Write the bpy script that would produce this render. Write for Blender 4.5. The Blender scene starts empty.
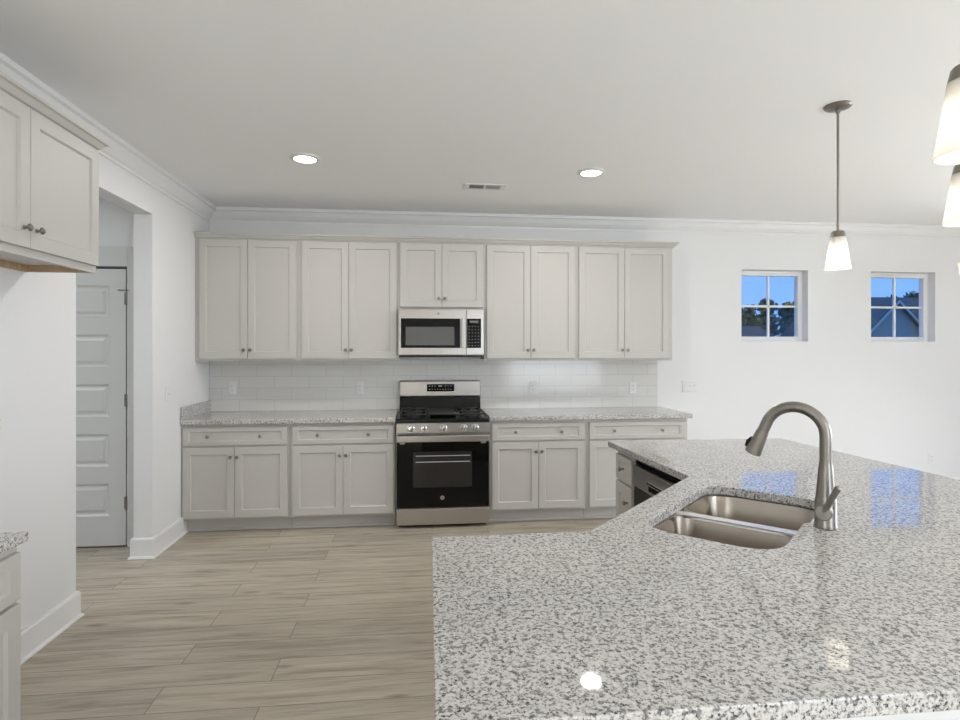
import bpy, bmesh, math, random
from mathutils import Vector, Matrix
random.seed(7)
S = bpy.context.scene
COL = S.collection
PI = math.pi

# ------------------------------------------------------------------ camera, sky, light, exposure
cam = bpy.data.cameras.new('camera')
cam.sensor_width = 36.0
cam.lens = 571.81 / 960 * 36
cam.shift_x = 0.00134
cam.shift_y = -0.0102
cam.clip_start = 0.05
cam.clip_end = 400
camo = bpy.data.objects.new('camera', cam)
COL.objects.link(camo)
camo.location = (1.864, -5.399, 1.469)
camo.rotation_euler = (PI / 2, 0, -0.1079)
S.camera = camo

vs = S.view_settings
vs.view_transform = 'Standard'
vs.look = 'None'
vs.gamma = 1.0
vs.use_curve_mapping = False
vs.exposure = -0.02

w = bpy.data.worlds.new('sky')
S.world = w
w.use_nodes = True
nt = w.node_tree
bg = nt.nodes['Background']
bg.inputs['Strength'].default_value = 1.25
tcw = nt.nodes.new('ShaderNodeTexCoord')
sep = nt.nodes.new('ShaderNodeSeparateXYZ')
rmp = nt.nodes.new('ShaderNodeValToRGB')
nt.links.new(tcw.outputs['Generated'], sep.inputs[0])
nt.links.new(sep.outputs['Z'], rmp.inputs[0])
nt.links.new(rmp.outputs[0], bg.inputs['Color'])
rmp.color_ramp.elements[0].color = (0.20, 0.44, 0.98, 1)
rmp.color_ramp.elements[1].position = 0.6
rmp.color_ramp.elements[1].color = (0.09, 0.26, 0.75, 1)


def daylight(name, loc, rot, sx, sy, power, color=(0.895, 0.955, 1.0), spread=180):
    l = bpy.data.lights.new(name, 'AREA')
    l.shape = 'RECTANGLE'
    l.size, l.size_y = sx, sy
    l.energy = power
    l.spread = math.radians(spread)
    l.color = color
    o = bpy.data.objects.new(name, l)
    COL.objects.link(o)
    o.location = loc
    o.rotation_euler = rot
    return o


# daylight from windows on the unseen sides; up-tilted, left and hall lamps added as fill
RX, RY, CH = 8.6, -9.5, 2.75        # right wall, rear wall, ceiling height
daylight('skylight_right_window', (RX - 0.05, -3.2, 1.35), (0, PI / 2 - 0.75, 0), 2.0, 3.4, 115, spread=120, color=(1.0, 0.985, 0.965))
daylight('up_fill_right_window', (RX - 0.06, -3.2, 1.35), (0, PI / 2 + 0.60, 0), 2.0, 3.4, 38, spread=90)  # up-tilted lamp added to brighten the ceiling
daylight('daylight_rear_window', (5.4, RY + 0.06, 1.4), (PI / 2, 0, 0), 2.4, 2.0, 60)
daylight('up_fill_rear_window', (5.4, RY + 0.07, 1.4), (PI / 2 + 0.8, 0, 0), 2.4, 2.0, 130, spread=100)  # added beside the rear daylight, aimed up to lift the ceiling
daylight('up_fill_far_right_window', (RX - 0.05, -7.2, 1.35), (0, PI / 2 + 0.4, 0), 2.0, 3.0, 35, spread=70)  # extra up-tilted fill lamp, added to balance the room brightness
daylight('fill_left_window', (0.05, -7.6, 1.4), (0, -PI / 2 + 0.75, 0), 2.0, 2.5, 180, spread=120)  # fill lamp added behind the camera, aimed down for floor bounce
daylight('hall_fill', (-1.7, -2.6, CH - 0.05), (0, 0, 0), 1.0, 1.6, 36)  # unseen lamp without a fixture, added to brighten the hall

# ------------------------------------------------------------------ materials


def mat(name, col, rough=0.5, metal=0.0, **kw):
    m = bpy.data.materials.new(name)
    m.use_nodes = True
    b = m.node_tree.nodes['Principled BSDF']
    b.inputs['Base Color'].default_value = (*col, 1)
    b.inputs['Roughness'].default_value = rough
    b.inputs['Metallic'].default_value = metal
    for k, v in kw.items():
        b.inputs[k.replace('_', ' ')].default_value = v
    return m


class N:
    """small node-graph helper"""
    def __init__(self, m):
        self.t = m.node_tree
        self.b = self.t.nodes['Principled BSDF']

    def n(self, typ, **kw):
        x = self.t.nodes.new(typ)
        for k, v in kw.items():
            if k.startswith('i_'):
                x.inputs[k[2:].replace('_', ' ')].default_value = v
            else:
                setattr(x, k, v)
        return x

    def l(self, a, b):
        self.t.links.new(a, b)

    def ramp(self, src, stops, interp='LINEAR'):
        r = self.n('ShaderNodeValToRGB')
        e = r.color_ramp.elements
        r.color_ramp.interpolation = interp
        while len(e) < len(stops):
            e.new(0.5)
        for k, (p, c) in enumerate(stops):
            e[k].position = p
            e[k].color = (*c, 1) if len(c) == 3 else c
        self.l(src, r.inputs[0])
        return r.outputs[0]

    def mix(self, fac, a, b, blend='MIX'):
        x = self.n('ShaderNodeMix', data_type='RGBA', blend_type=blend)
        for s, v in ((x.inputs[0], fac), (x.inputs[6], a), (x.inputs[7], b)):
            if isinstance(v, (int, float)):
                s.default_value = v
            elif isinstance(v, tuple):
                s.default_value = (*v, 1)
            else:
                self.l(v, s)
        return x.outputs[2]

    def coords(self, scale=(1, 1, 1), rot=(0, 0, 0)):
        tc = self.n('ShaderNodeTexCoord')
        mp = self.n('ShaderNodeMapping')
        mp.inputs['Scale'].default_value = scale
        mp.inputs['Rotation'].default_value = rot
        self.l(tc.outputs['Object'], mp.inputs['Vector'])
        return mp.outputs[0]

    def bump(self, h, strength, dist=0.002):
        b = self.n('ShaderNodeBump', i_Strength=strength, i_Distance=dist)
        self.l(h, b.inputs['Height'])
        self.l(b.outputs[0], self.b.inputs['Normal'])


def paint(name, col, rough, bump=0.05, scale=180):
    m = mat(name, col, rough)
    g = N(m)
    nz = g.n('ShaderNodeTexNoise', i_Scale=scale, i_Detail=3.0)
    g.l(g.coords(), nz.inputs['Vector'])
    g.bump(nz.outputs['Fac'], bump, 0.001)
    return m


M = {}
M['wall'] = paint('white_wall_paint', (0.80, 0.80, 0.80), 0.6)
M['ceiling'] = paint('ceiling_paint', (0.92, 0.92, 0.92), 0.8, 0.12, 120)
M['trim'] = paint('white_trim_paint', (0.82, 0.82, 0.82), 0.35, 0.02)
M['hall_door'] = paint('grey_white_door_paint', (0.62, 0.62, 0.605), 0.4, 0.02)
M['cabinet'] = paint('warm_grey_cabinet_paint', (0.55, 0.53, 0.50), 0.48, 0.03, 260)
M['nickel'] = mat('dark_nickel', (0.30, 0.28, 0.26), 0.25, 1.0)
M['pewter'] = mat('brushed_pewter', (0.27, 0.25, 0.225), 0.3, 1.0)
M['chrome'] = mat('polished_steel', (0.75, 0.75, 0.75), 0.12, 1.0)
M['divider_sheen'] = mat('divider_sheen_steel', (0.85, 0.85, 0.85), 0.35, 1.0)  # paler than the bowls to imitate bright reflections on the divider
M['black_glass'] = mat('black_glass', (0.004, 0.004, 0.004), 0.05, 0.0, Specular_IOR_Level=0.22)
M['oven_window'] = mat('oven_window_glass', (0.030, 0.028, 0.026), 0.08, 0.0, Specular_IOR_Level=0.3)
M['micro_window'] = mat('microwave_window_mesh', (0.11, 0.11, 0.11), 0.12)
M['black'] = mat('black_enamel', (0.010, 0.010, 0.010), 0.18, 0.0, Specular_IOR_Level=0.3)
M['iron'] = mat('cast_iron', (0.02, 0.02, 0.02), 0.45)
M['dark_gap'] = mat('dark_gap', (0.01, 0.01, 0.01), 0.9)
M['plastic'] = mat('white_plastic', (0.80, 0.80, 0.79), 0.3)
M['slot'] = mat('dark_slot', (0.08, 0.08, 0.08), 0.6)
M['legend'] = mat('pale_printed_legend', (0.55, 0.55, 0.55), 0.5)
M['key'] = mat('dim_key_legend', (0.16, 0.16, 0.165), 0.4)
M['vent_dark'] = mat('vent_shadow_grey', (0.10, 0.10, 0.10), 0.7)

m = mat('brushed_stainless', (0.50, 0.475, 0.45), 0.27, 1.0)
g = N(m)
nz = g.n('ShaderNodeTexNoise', i_Scale=1.0, i_Detail=2.0)
g.l(g.coords((6, 300, 300)), nz.inputs['Vector'])
r_ = g.n('ShaderNodeMapRange')
r_.inputs['To Min'].default_value = 0.27
r_.inputs['To Max'].default_value = 0.30
g.l(nz.outputs['Fac'], r_.inputs['Value'])
g.l(r_.outputs[0], g.b.inputs['Roughness'])
M['steel'] = m

m = mat('brushed_sink_steel', (0.38, 0.335, 0.29), 0.24, 1.0)
g = N(m)
nz = g.n('ShaderNodeTexNoise', i_Scale=1.0, i_Detail=2.0)
g.l(g.coords((40, 40, 4)), nz.inputs['Vector'])
r_ = g.n('ShaderNodeMapRange')
r_.inputs['To Min'].default_value = 0.22
r_.inputs['To Max'].default_value = 0.29
g.l(nz.outputs['Fac'], r_.inputs['Value'])
g.l(r_.outputs[0], g.b.inputs['Roughness'])
M['sink'] = m
M['dw_door'] = mat('near_black_stainless', (0.06, 0.058, 0.056), 0.32, 1.0)
M['dark_steel'] = mat('dark_stainless', (0.27, 0.265, 0.26), 0.3, 1.0)


def granite():
    m = mat('speckled_granite', (0.6, 0.6, 0.6), 0.03)
    g = N(m)
    c = g.coords()
    n1 = g.n('ShaderNodeTexNoise', i_Scale=92.0, i_Detail=3.0, i_Roughness=0.55, i_Distortion=0.4)
    n2 = g.n('ShaderNodeTexNoise', i_Scale=170.0, i_Detail=2.0, i_Roughness=0.6, i_Distortion=0.3)
    n3 = g.n('ShaderNodeTexNoise', i_Scale=9.0, i_Detail=3.0)
    v = g.n('ShaderNodeTexVoronoi', i_Scale=200.0)
    for x in (n1, n2, n3, v):
        g.l(c, x.inputs['Vector'])
    base = g.ramp(n2.outputs['Fac'], [(0.38, (0.46, 0.445, 0.43)), (0.52, (0.66, 0.64, 0.615)), (0.66, (0.74, 0.72, 0.69))])
    grey = g.ramp(n1.outputs['Fac'], [(0.525, (0, 0, 0)), (0.59, (1, 1, 1))])
    shade = g.ramp(v.outputs['Color'], [(0.15, (0.15, 0.148, 0.145)), (0.8, (0.36, 0.35, 0.34))])
    k = g.mix(grey, base, shade)
    dark = g.ramp(n2.outputs['Fac'], [(0.345, (1, 1, 1)), (0.39, (0, 0, 0))])
    k = g.mix(dark, k, (0.06, 0.06, 0.065))
    cloud = g.ramp(n3.outputs['Fac'], [(0.3, (0.9, 0.9, 0.9)), (0.7, (1, 1, 1))])
    k = g.mix(1.0, k, cloud, 'MULTIPLY')
    g.l(k, g.b.inputs['Base Color'])
    return m


M['granite'] = granite()


def planks():
    m = mat('oak_look_vinyl_planks', (0.4, 0.35, 0.3), 0.42)
    g = N(m)
    c = g.coords()
    br = g.n('ShaderNodeTexBrick', offset=0.37, offset_frequency=2, squash=1.0)
    br.inputs['Scale'].default_value = 1.0
    br.inputs['Brick Width'].default_value = 1.22
    br.inputs['Row Height'].default_value = 0.185
    br.inputs['Mortar Size'].default_value = 0.0022
    br.inputs['Mortar Smooth'].default_value = 0.2
    br.inputs['Color1'].default_value = (0.0, 0.0, 0.0, 1)
    br.inputs['Color2'].default_value = (1, 1, 1, 1)
    br.inputs['Mortar'].default_value = (0.5, 0.5, 0.5, 1)
    g.l(c, br.inputs['Vector'])
    # shift the grain of each plank
    sx = g.n('ShaderNodeVectorMath', operation='MULTIPLY_ADD')
    sx.inputs[1].default_value = (3.0, 7.0, 0)
    g.l(br.outputs['Color'], sx.inputs[0])
    g.l(c, sx.inputs[2])
    mp = g.n('ShaderNodeMapping')
    mp.inputs['Scale'].default_value = (1.1, 13, 1)
    g.l(sx.outputs[0], mp.inputs['Vector'])
    n1 = g.n('ShaderNodeTexNoise', i_Scale=1.6, i_Detail=7.0, i_Roughness=0.62, i_Distortion=0.6)
    g.l(mp.outputs[0], n1.inputs['Vector'])
    mp2 = g.n('ShaderNodeMapping')
    mp2.inputs['Scale'].default_value = (4, 90, 1)
    g.l(sx.outputs[0], mp2.inputs['Vector'])
    n2 = g.n('ShaderNodeTexNoise', i_Scale=1.5, i_Detail=3.0)
    g.l(mp2.outputs[0], n2.inputs['Vector'])
    a = g.ramp(n1.outputs['Fac'], [(0.28, (0.27, 0.225, 0.17)), (0.48, (0.46, 0.405, 0.325)), (0.72, (0.58, 0.525, 0.43))])
    tone = g.ramp(br.outputs['Color'], [(0.0, (0.88, 0.88, 0.88)), (1.0, (1.06, 1.06, 1.05))])
    a = g.mix(1.0, a, tone, 'MULTIPLY')
    fine = g.ramp(n2.outputs['Fac'], [(0.3, (0.86, 0.86, 0.86)), (0.7, (1.06, 1.06, 1.06))])
    a = g.mix(1.0, a, fine, 'MULTIPLY')
    a = g.mix(br.outputs['Fac'], a, (0.20, 0.17, 0.135))
    # a few knots
    vo = g.n('ShaderNodeTexVoronoi', i_Scale=1.0)
    mp3 = g.n('ShaderNodeMapping')
    mp3.inputs['Scale'].default_value = (1.9, 6.5, 1)
    g.l(sx.outputs[0], mp3.inputs['Vector'])
    g.l(mp3.outputs[0], vo.inputs['Vector'])
    kn = g.ramp(vo.outputs['Distance'], [(0.03, (1, 1, 1)), (0.15, (0, 0, 0))])
    kf = g.n('ShaderNodeMath', operation='MULTIPLY')
    kf.inputs[1].default_value = 0.62
    g.l(kn, kf.inputs[0])
    a = g.mix(kf.outputs[0], a, (0.13, 0.095, 0.07))
    g.l(a, g.b.inputs['Base Color'])
    g.bump(br.outputs['Fac'], -0.3, 0.002)
    return m


M['floor'] = planks()


def tiles():
    m = mat('glossy_subway_tile', (0.66, 0.66, 0.645), 0.12)
    g = N(m)
    tc = g.n('ShaderNodeTexCoord')
    sp = g.n('ShaderNodeSeparateXYZ')
    cb = g.n('ShaderNodeCombineXYZ')
    g.l(tc.outputs['Object'], sp.inputs[0])
    ax = g.n('ShaderNodeMath', operation='SUBTRACT')
    ax.inputs[1].default_value = 0.11
    g.l(sp.outputs['X'], ax.inputs[0])
    g.l(ax.outputs[0], cb.inputs['X'])
    ad = g.n('ShaderNodeMath', operation='SUBTRACT')
    ad.inputs[1].default_value = 0.914
    g.l(sp.outputs['Z'], ad.inputs[0])
    g.l(ad.outputs[0], cb.inputs['Y'])
    br = g.n('ShaderNodeTexBrick', offset=0.5, offset_frequency=2)
    br.inputs['Scale'].default_value = 1.0
    br.inputs['Brick Width'].default_value = 0.308
    br.inputs['Row Height'].default_value = 0.1055
    br.inputs['Mortar Size'].default_value = 0.0022
    br.inputs['Mortar Smooth'].default_value = 0.3
    br.inputs['Color1'].default_value = (0.70, 0.69, 0.655, 1)
    br.inputs['Color2'].default_value = (0.73, 0.72, 0.685, 1)
    br.inputs['Mortar'].default_value = (0.56, 0.55, 0.52, 1)
    g.l(cb.outputs[0], br.inputs['Vector'])
    g.l(br.outputs['Color'], g.b.inputs['Base Color'])
    g.bump(br.outputs['Fac'], -0.5, 0.002)
    return m


M['tile'] = tiles()


def wood():
    m = mat('raw_birch_ply', (0.5, 0.36, 0.22), 0.5)
    g = N(m)
    nz = g.n('ShaderNodeTexNoise', i_Scale=2.0, i_Detail=4.0)
    g.l(g.coords((30, 3, 3)), nz.inputs['Vector'])
    g.l(g.ramp(nz.outputs['Fac'], [(0.3, (0.40, 0.28, 0.16)), (0.7, (0.55, 0.41, 0.26))]), g.b.inputs['Base Color'])
    return m


M['ply'] = wood()


def emit(name, col, strength):
    m = mat(name, (0.9, 0.9, 0.9), 0.4)
    b = m.node_tree.nodes['Principled BSDF']
    b.inputs['Emission Color'].default_value = (*col, 1)
    b.inputs['Emission Strength'].default_value = strength
    return m


M['led'] = emit('lit_downlight', (1.0, 0.97, 0.92), 13.0)
M['bulb'] = emit('lit_bulb', (1.0, 0.93, 0.84), 14.0)


def frosted():
    m = bpy.data.materials.new('frosted_white_glass')
    m.use_nodes = True
    t = m.node_tree
    t.nodes.remove(t.nodes['Principled BSDF'])
    out = t.nodes['Material Output']
    tr = t.nodes.new('ShaderNodeBsdfTranslucent')
    tr.inputs[0].default_value = (0.95, 0.93, 0.89, 1)
    df = t.nodes.new('ShaderNodeBsdfPrincipled')
    df.inputs['Base Color'].default_value = (0.86, 0.84, 0.80, 1)
    df.inputs['Roughness'].default_value = 0.25
    mx = t.nodes.new('ShaderNodeMixShader')
    mx.inputs[0].default_value = 0.5
    t.links.new(tr.outputs[0], mx.inputs[1])
    t.links.new(df.outputs[0], mx.inputs[2])
    t.links.new(mx.outputs[0], out.inputs[0])
    return m


M['shade'] = frosted()


def pane():
    m = bpy.data.materials.new('window_glass')
    m.use_nodes = True
    t = m.node_tree
    t.nodes.remove(t.nodes['Principled BSDF'])
    out = t.nodes['Material Output']
    a = t.nodes.new('ShaderNodeBsdfTransparent')
    b = t.nodes.new('ShaderNodeBsdfGlossy')
    b.inputs['Roughness'].default_value = 0.0
    lw = t.nodes.new('ShaderNodeLayerWeight')
    pw = t.nodes.new('ShaderNodeMath')
    pw.operation = 'POWER'
    pw.inputs[1].default_value = 5.0
    fr = t.nodes.new('ShaderNodeMath')
    fr.operation = 'MULTIPLY_ADD'
    fr.inputs[1].default_value = 0.6
    fr.inputs[2].default_value = 0.03
    t.links.new(lw.outputs['Facing'], pw.inputs[0])
    t.links.new(pw.outputs[0], fr.inputs[0])
    mx = t.nodes.new('ShaderNodeMixShader')
    t.links.new(fr.outputs[0], mx.inputs[0])
    t.links.new(a.outputs[0], mx.inputs[1])
    t.links.new(b.outputs[0], mx.inputs[2])
    t.links.new(mx.outputs[0], out.inputs[0])
    return m


M['pane'] = pane()

# outdoors
M['siding'] = mat('pale_siding', (0.50, 0.44, 0.40), 0.8)
M['house_trim'] = mat('white_house_trim', (0.7, 0.66, 0.62), 0.6)
m = mat('grey_shingles', (0.09, 0.095, 0.11), 0.85)
g = N(m)
nz = g.n('ShaderNodeTexNoise', i_Scale=1.5, i_Detail=5.0)
g.l(g.coords((1, 4, 4)), nz.inputs['Vector'])
g.l(g.ramp(nz.outputs['Fac'], [(0.3, (0.12, 0.10, 0.085)), (0.7, (0.20, 0.17, 0.15))]), g.b.inputs['Base Color'])
M['shingle'] = m
m = mat('pine_needles', (0.05, 0.09, 0.035), 0.8)
g = N(m)
nz = g.n('ShaderNodeTexNoise', i_Scale=1.2, i_Detail=3.0)
g.l(g.coords(), nz.inputs['Vector'])
g.l(g.ramp(nz.outputs['Fac'], [(0.35, (0.03, 0.06, 0.025)), (0.65, (0.16, 0.22, 0.09))]), g.b.inputs['Base Color'])
M['needles'] = m
M['bark'] = mat('pine_bark', (0.12, 0.085, 0.06), 0.9)
m = mat('lawn', (0.10, 0.14, 0.05), 0.9)
g = N(m)
nz = g.n('ShaderNodeTexNoise', i_Scale=0.8, i_Detail=6.0)
g.l(g.coords(), nz.inputs['Vector'])
g.l(g.ramp(nz.outputs['Fac'], [(0.3, (0.07, 0.10, 0.03)), (0.7, (0.17, 0.20, 0.08))]), g.b.inputs['Base Color'])
M['lawn'] = m

# ------------------------------------------------------------------ mesh helpers


class MB:
    def __init__(self):
        self.bm = bmesh.new()
        self.smooth = False

    def quad(self, pts):
        return self.bm.faces.new([self.bm.verts.new(p) for p in pts])

    def box(self, x0, x1, y0, y1, z0, z1, bev=0.0, seg=2):
        t = bmesh.new()
        r = bmesh.ops.create_cube(t, size=1.0)
        for v in r['verts']:
            v.co = Vector(((x0 + x1) / 2 + v.co.x * (x1 - x0), (y0 + y1) / 2 + v.co.y * (y1 - y0), (z0 + z1) / 2 + v.co.z * (z1 - z0)))
        if bev > 0:
            bmesh.ops.bevel(t, geom=list(t.edges), offset=bev, segments=seg, profile=0.5, affect='EDGES')
        self.add(t)
        return self

    def add(self, t, mtx=None):
        if mtx is not None:
            bmesh.ops.transform(t, matrix=mtx, verts=list(t.verts))
        me = bpy.data.meshes.new('tmp')
        t.to_mesh(me)
        t.free()
        self.bm.from_mesh(me)
        bpy.data.meshes.remove(me)

    def loops(self, rings, cap_start=True, cap_end=True):
        vs_ = [[self.bm.verts.new(p) for p in r] for r in rings]
        n = len(vs_[0])
        for a, b in zip(vs_, vs_[1:]):
            for i in range(n):
                j = (i + 1) % n
                self.bm.faces.new((a[i], a[j], b[j], b[i]))
        if cap_start:
            self.bm.faces.new(list(reversed(vs_[0])))
        if cap_end:
            self.bm.faces.new(vs_[-1])
        return self

    def lathe(self, prof, n=24, mtx=None, caps=(True, True)):
        """prof = [(r, z)...] about local z"""
        self.smooth = True
        rings = []
        for r, z in prof:
            ring = []
            for i in range(n):
                a = 2 * PI * i / n
                p = Vector((r * math.cos(a), r * math.sin(a), z))
                ring.append(mtx @ p if mtx is not None else p)
            rings.append(ring)
        return self.loops(rings, *caps)

    def tube(self, pts, rad, n=16, caps=True):
        self.smooth = True
        pts = [Vector(p) for p in pts]
        rads = rad if isinstance(rad, (list, tuple)) else [rad] * len(pts)
        d0 = (pts[1] - pts[0]).normalized()
        up = Vector((0, 0, 1)) if abs(d0.z) < 0.9 else Vector((1, 0, 0))
        nrm = d0.cross(up).normalized()
        rings = []
        for k, p in enumerate(pts):
            if k == 0:
                d = d0
            elif k == len(pts) - 1:
                d = (pts[k] - pts[k - 1]).normalized()
            else:
                d = ((pts[k + 1] - pts[k]).normalized() + (pts[k] - pts[k - 1]).normalized()).normalized()
            nrm = (nrm - d * nrm.dot(d)).normalized()
            b = d.cross(nrm)
            rings.append([p + (nrm * math.cos(2 * PI * i / n) + b * math.sin(2 * PI * i / n)) * rads[k] for i in range(n)])
        return self.loops(rings, caps, caps)

    def prism(self, poly, z0, z1, holes=(), bev=0.0):
        t = bmesh.new()
        es = []
        for lp in [poly] + list(holes):
            v = [t.verts.new((x, y, z0)) for x, y in lp]
            es += [t.edges.new((v[i], v[(i + 1) % len(v)])) for i in range(len(v))]
        if holes:
            bmesh.ops.triangle_fill(t, use_beauty=True, use_dissolve=False, edges=es)
        else:
            t.faces.new(list(t.verts))
        fs = list(t.faces)
        r = bmesh.ops.extrude_face_region(t, geom=fs)
        for v in r['geom']:
            if isinstance(v, bmesh.types.BMVert):
                v.co.z = z1
        bmesh.ops.recalc_face_normals(t, faces=list(t.faces))
        if bev > 0:
            ed = [e for e in t.edges if len(e.link_faces) == 2 and e.calc_face_angle(0) > 1.2 and abs(e.verts[0].co.z - e.verts[1].co.z) < 1e-5]
            bmesh.ops.bevel(t, geom=ed, offset=bev, segments=2, profile=0.5, affect='EDGES')
        self.add(t)
        return self

    def sweep_profile(self, prof, path, closed=False):
        """prof = [(out, z)], path = [(x, y, nx, ny)]: mitred corners given by scaled normals"""
        rings = [[(x + nx * o, y + ny * o, z) for o, z in prof] for x, y, nx, ny in path]
        return self.loops(rings)

    def build(self, name, material, parent=None, loc=None, angle=35):
        bmesh.ops.recalc_face_normals(self.bm, faces=list(self.bm.faces))
        me = bpy.data.meshes.new(name)
        self.bm.to_mesh(me)
        self.bm.free()
        me.materials.append(material)
        if angle and self.smooth:
            me.polygons.foreach_set('use_smooth', [True] * len(me.polygons))
            me.set_sharp_from_angle(angle=math.radians(angle))
        o = bpy.data.objects.new(name, me)
        COL.objects.link(o)
        if parent is not None:
            o.parent = parent
        if loc is not None:
            o.location = loc
        return o


def tag(o, label, cat, group=None):
    o['label'] = label
    o['category'] = cat
    if group:
        o['group'] = group
    return o


def thing(name, label, cat, loc=(0, 0, 0), rz=0.0, group=None):
    o = bpy.data.objects.new(name, None)
    o.empty_display_size = 0.1
    COL.objects.link(o)
    o.location = loc
    o.rotation_euler = (0, 0, rz)
    return tag(o, label, cat, group)


def struct(name, mb, material, angle=35):
    o = mb.build(name, material, None, None, angle)
    o['kind'] = 'structure'
    return o


def copy_tree(o, parent=None):
    c = o.copy()
    COL.objects.link(c)
    if parent is not None:
        c.parent = parent
    for ch in list(o.children):
        copy_tree(ch, c)
    return c


# ------------------------------------------------------------------ the room
X0, T = 0.0, 0.127
JN, JF, JH = -2.033, -1.117, 2.435       # hall opening: near jamb, far jamb, head
struct('floor', MB().box(-3.2, RX, RY, 0.0, -0.1, 0.0), M['floor'], None)
struct('ceiling', MB().box(-3.2, RX + 0.15, RY - 0.15, 0.15, CH, CH + 0.12), M['ceiling'], None)

WIN = [(5.090, 5.804), (6.497, 7.222)]
WZ = (1.558, 2.278)
b = MB()
xs = [-T, WIN[0][0], WIN[0][1], WIN[1][0], WIN[1][1], RX + 0.15]
for a, c in ((0, 1), (2, 3), (4, 5)):
    b.box(xs[a], xs[c], 0, 0.15, 0, CH)
for a, c in WIN:
    b.box(a, c, 0, 0.15, 0, WZ[0])
    b.box(a, c, 0, 0.15, WZ[1], CH)
struct('wall_back', b, M['wall'], None)

b = MB()
LW = (-8.85, -6.35, 0.4, 2.4)  # unseen opening added for the left fill lamp
b.box(-T, 0, RY, LW[0], 0, CH)
b.box(-T, 0, LW[1], JN, 0, CH)
b.box(-T, 0, LW[0], LW[1], 0, LW[2])
b.box(-T, 0, LW[0], LW[1], LW[3], CH)
b.box(-T, 0, JF, 0.0, 0, CH)
b.box(-T, 0, JN, JF, JH, CH)
struct('wall_left', b, M['wall'], None)

# hall behind the opening: a wall carrying the panel door, and a side wall
DX0, DX1, DZ1, HY = -1.054, -0.292, 2.080, -0.862
b = MB()
b.box(-3.2, DX0, HY, HY + 0.12, 0, CH)
b.box(DX1, -T, HY, HY + 0.12, 0, CH)
b.box(DX0, DX1, HY, HY + 0.12, DZ1 + 0.012, CH)
struct('wall_hall', b, M['wall'], None)
struct('wall_backing', MB().box(DX0 - 0.1, DX1 + 0.06, HY + 0.121, HY + 0.16, 0, CH), M['wall'], None)  # unseen backing added to stop sky showing through the door gaps
struct('wall_hall_side', MB().box(-3.3, -3.2, RY, HY + 0.12, 0, CH), M['wall'], None)

# unseen sides: right wall and rear wall, each with large windows
RW = (-4.9, -1.5, 0.3, 2.4)
b = MB()
RW2 = (-8.7, -5.7, 0.3, 2.4)
b.box(RX, RX + 0.15, RY, RW2[0], 0, CH)
b.box(RX, RX + 0.15, RW2[1], RW[0], 0, CH)
b.box(RX, RX + 0.15, RW2[0], RW2[1], 0, RW2[2])
b.box(RX, RX + 0.15, RW2[0], RW2[1], RW2[3], CH)
b.box(RX, RX + 0.15, RW[1], 0.0, 0, CH)
b.box(RX, RX + 0.15, RW[0], RW[1], 0, RW[2])
b.box(RX, RX + 0.15, RW[0], RW[1], RW[3], CH)
struct('wall_right', b, M['wall'], None)
RWS = [(4.2, 6.6)]
b = MB()
b.box(-3.3, 4.2, RY - 0.15, RY, 0, CH)
b.box(6.6, RX + 0.15, RY - 0.15, RY, 0, CH)
for a, c in RWS:
    b.box(a, c, RY - 0.15, RY, 0, 0.4)
    b.box(a, c, RY - 0.15, RY, 2.4, CH)
struct('wall_rear', b, M['wall'], None)

# windows in the back wall: white vinyl frame with a cross of muntins, one pane of glass
for i, (a, c) in enumerate(WIN):
    z0, z1 = WZ
    fw = 0.05
    mb = MB()
    mb.box(a, a + fw, 0.085, 0.145, z0, z1, 0.004)
    mb.box(c - fw, c, 0.085, 0.145, z0, z1, 0.004)
    mb.box(a + fw, c - fw, 0.085, 0.145, z0, z0 + fw, 0.004)
    mb.box(a + fw, c - fw, 0.085, 0.145, z1 - fw, z1, 0.004)
    fr = struct('window_%d' % (i + 1), mb, M['trim'])
    mx, mz = (a + c) / 2, (z0 + z1) / 2
    m2 = MB()
    m2.box(mx - 0.010, mx + 0.010, 0.103, 0.127, z0 + fw, z1 - fw, 0.003)
    m2.box(a + fw, c - fw, 0.103, 0.127, mz - 0.010, mz + 0.010, 0.003)
    m2.build('muntin', M['trim'], fr)
    MB().box(a + fw - 0.005, c - fw + 0.005, 0.113, 0.117, z0 + fw - 0.005, z1 - fw + 0.005).build('pane', M['pane'], fr, None, None)

# frames of the unseen large windows
for nm, (y0, y1, z0, z1) in (('window_3', RW), ('window_4', RW2)):
    mb = MB()
    for yy in (y0, (y0 + y1) / 2 - 0.03, y1 - 0.06):
        mb.box(RX + 0.03, RX + 0.10, yy, yy + 0.06, z0, z1)
    for zz in (z0, (z0 + z1) / 2 - 0.02, z1 - 0.06):
        mb.box(RX + 0.03, RX + 0.10, y0, y1, zz, zz + 0.06)
    fr = struct(nm, mb, M['trim'], None)
    MB().box(RX + 0.06, RX + 0.065, y0, y1, z0, z1).build('pane', M['pane'], fr, None, None)
for i, (a, c) in enumerate(RWS):
    mb = MB()
    for xx in (a, (a + c) / 2 - 0.03, c - 0.06):
        mb.box(xx, xx + 0.06, RY - 0.10, RY - 0.03, 0.4, 2.4)
    for zz in (0.4, 1.38, 2.34):
        mb.box(a, c, RY - 0.10, RY - 0.03, zz, zz + 0.06)
    fr = struct('window_%d' % (5 + i), mb, M['trim'], None)
    MB().box(a, c, RY - 0.065, RY - 0.06, 0.4, 2.4).build('pane', M['pane'], fr, None, None)

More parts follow.
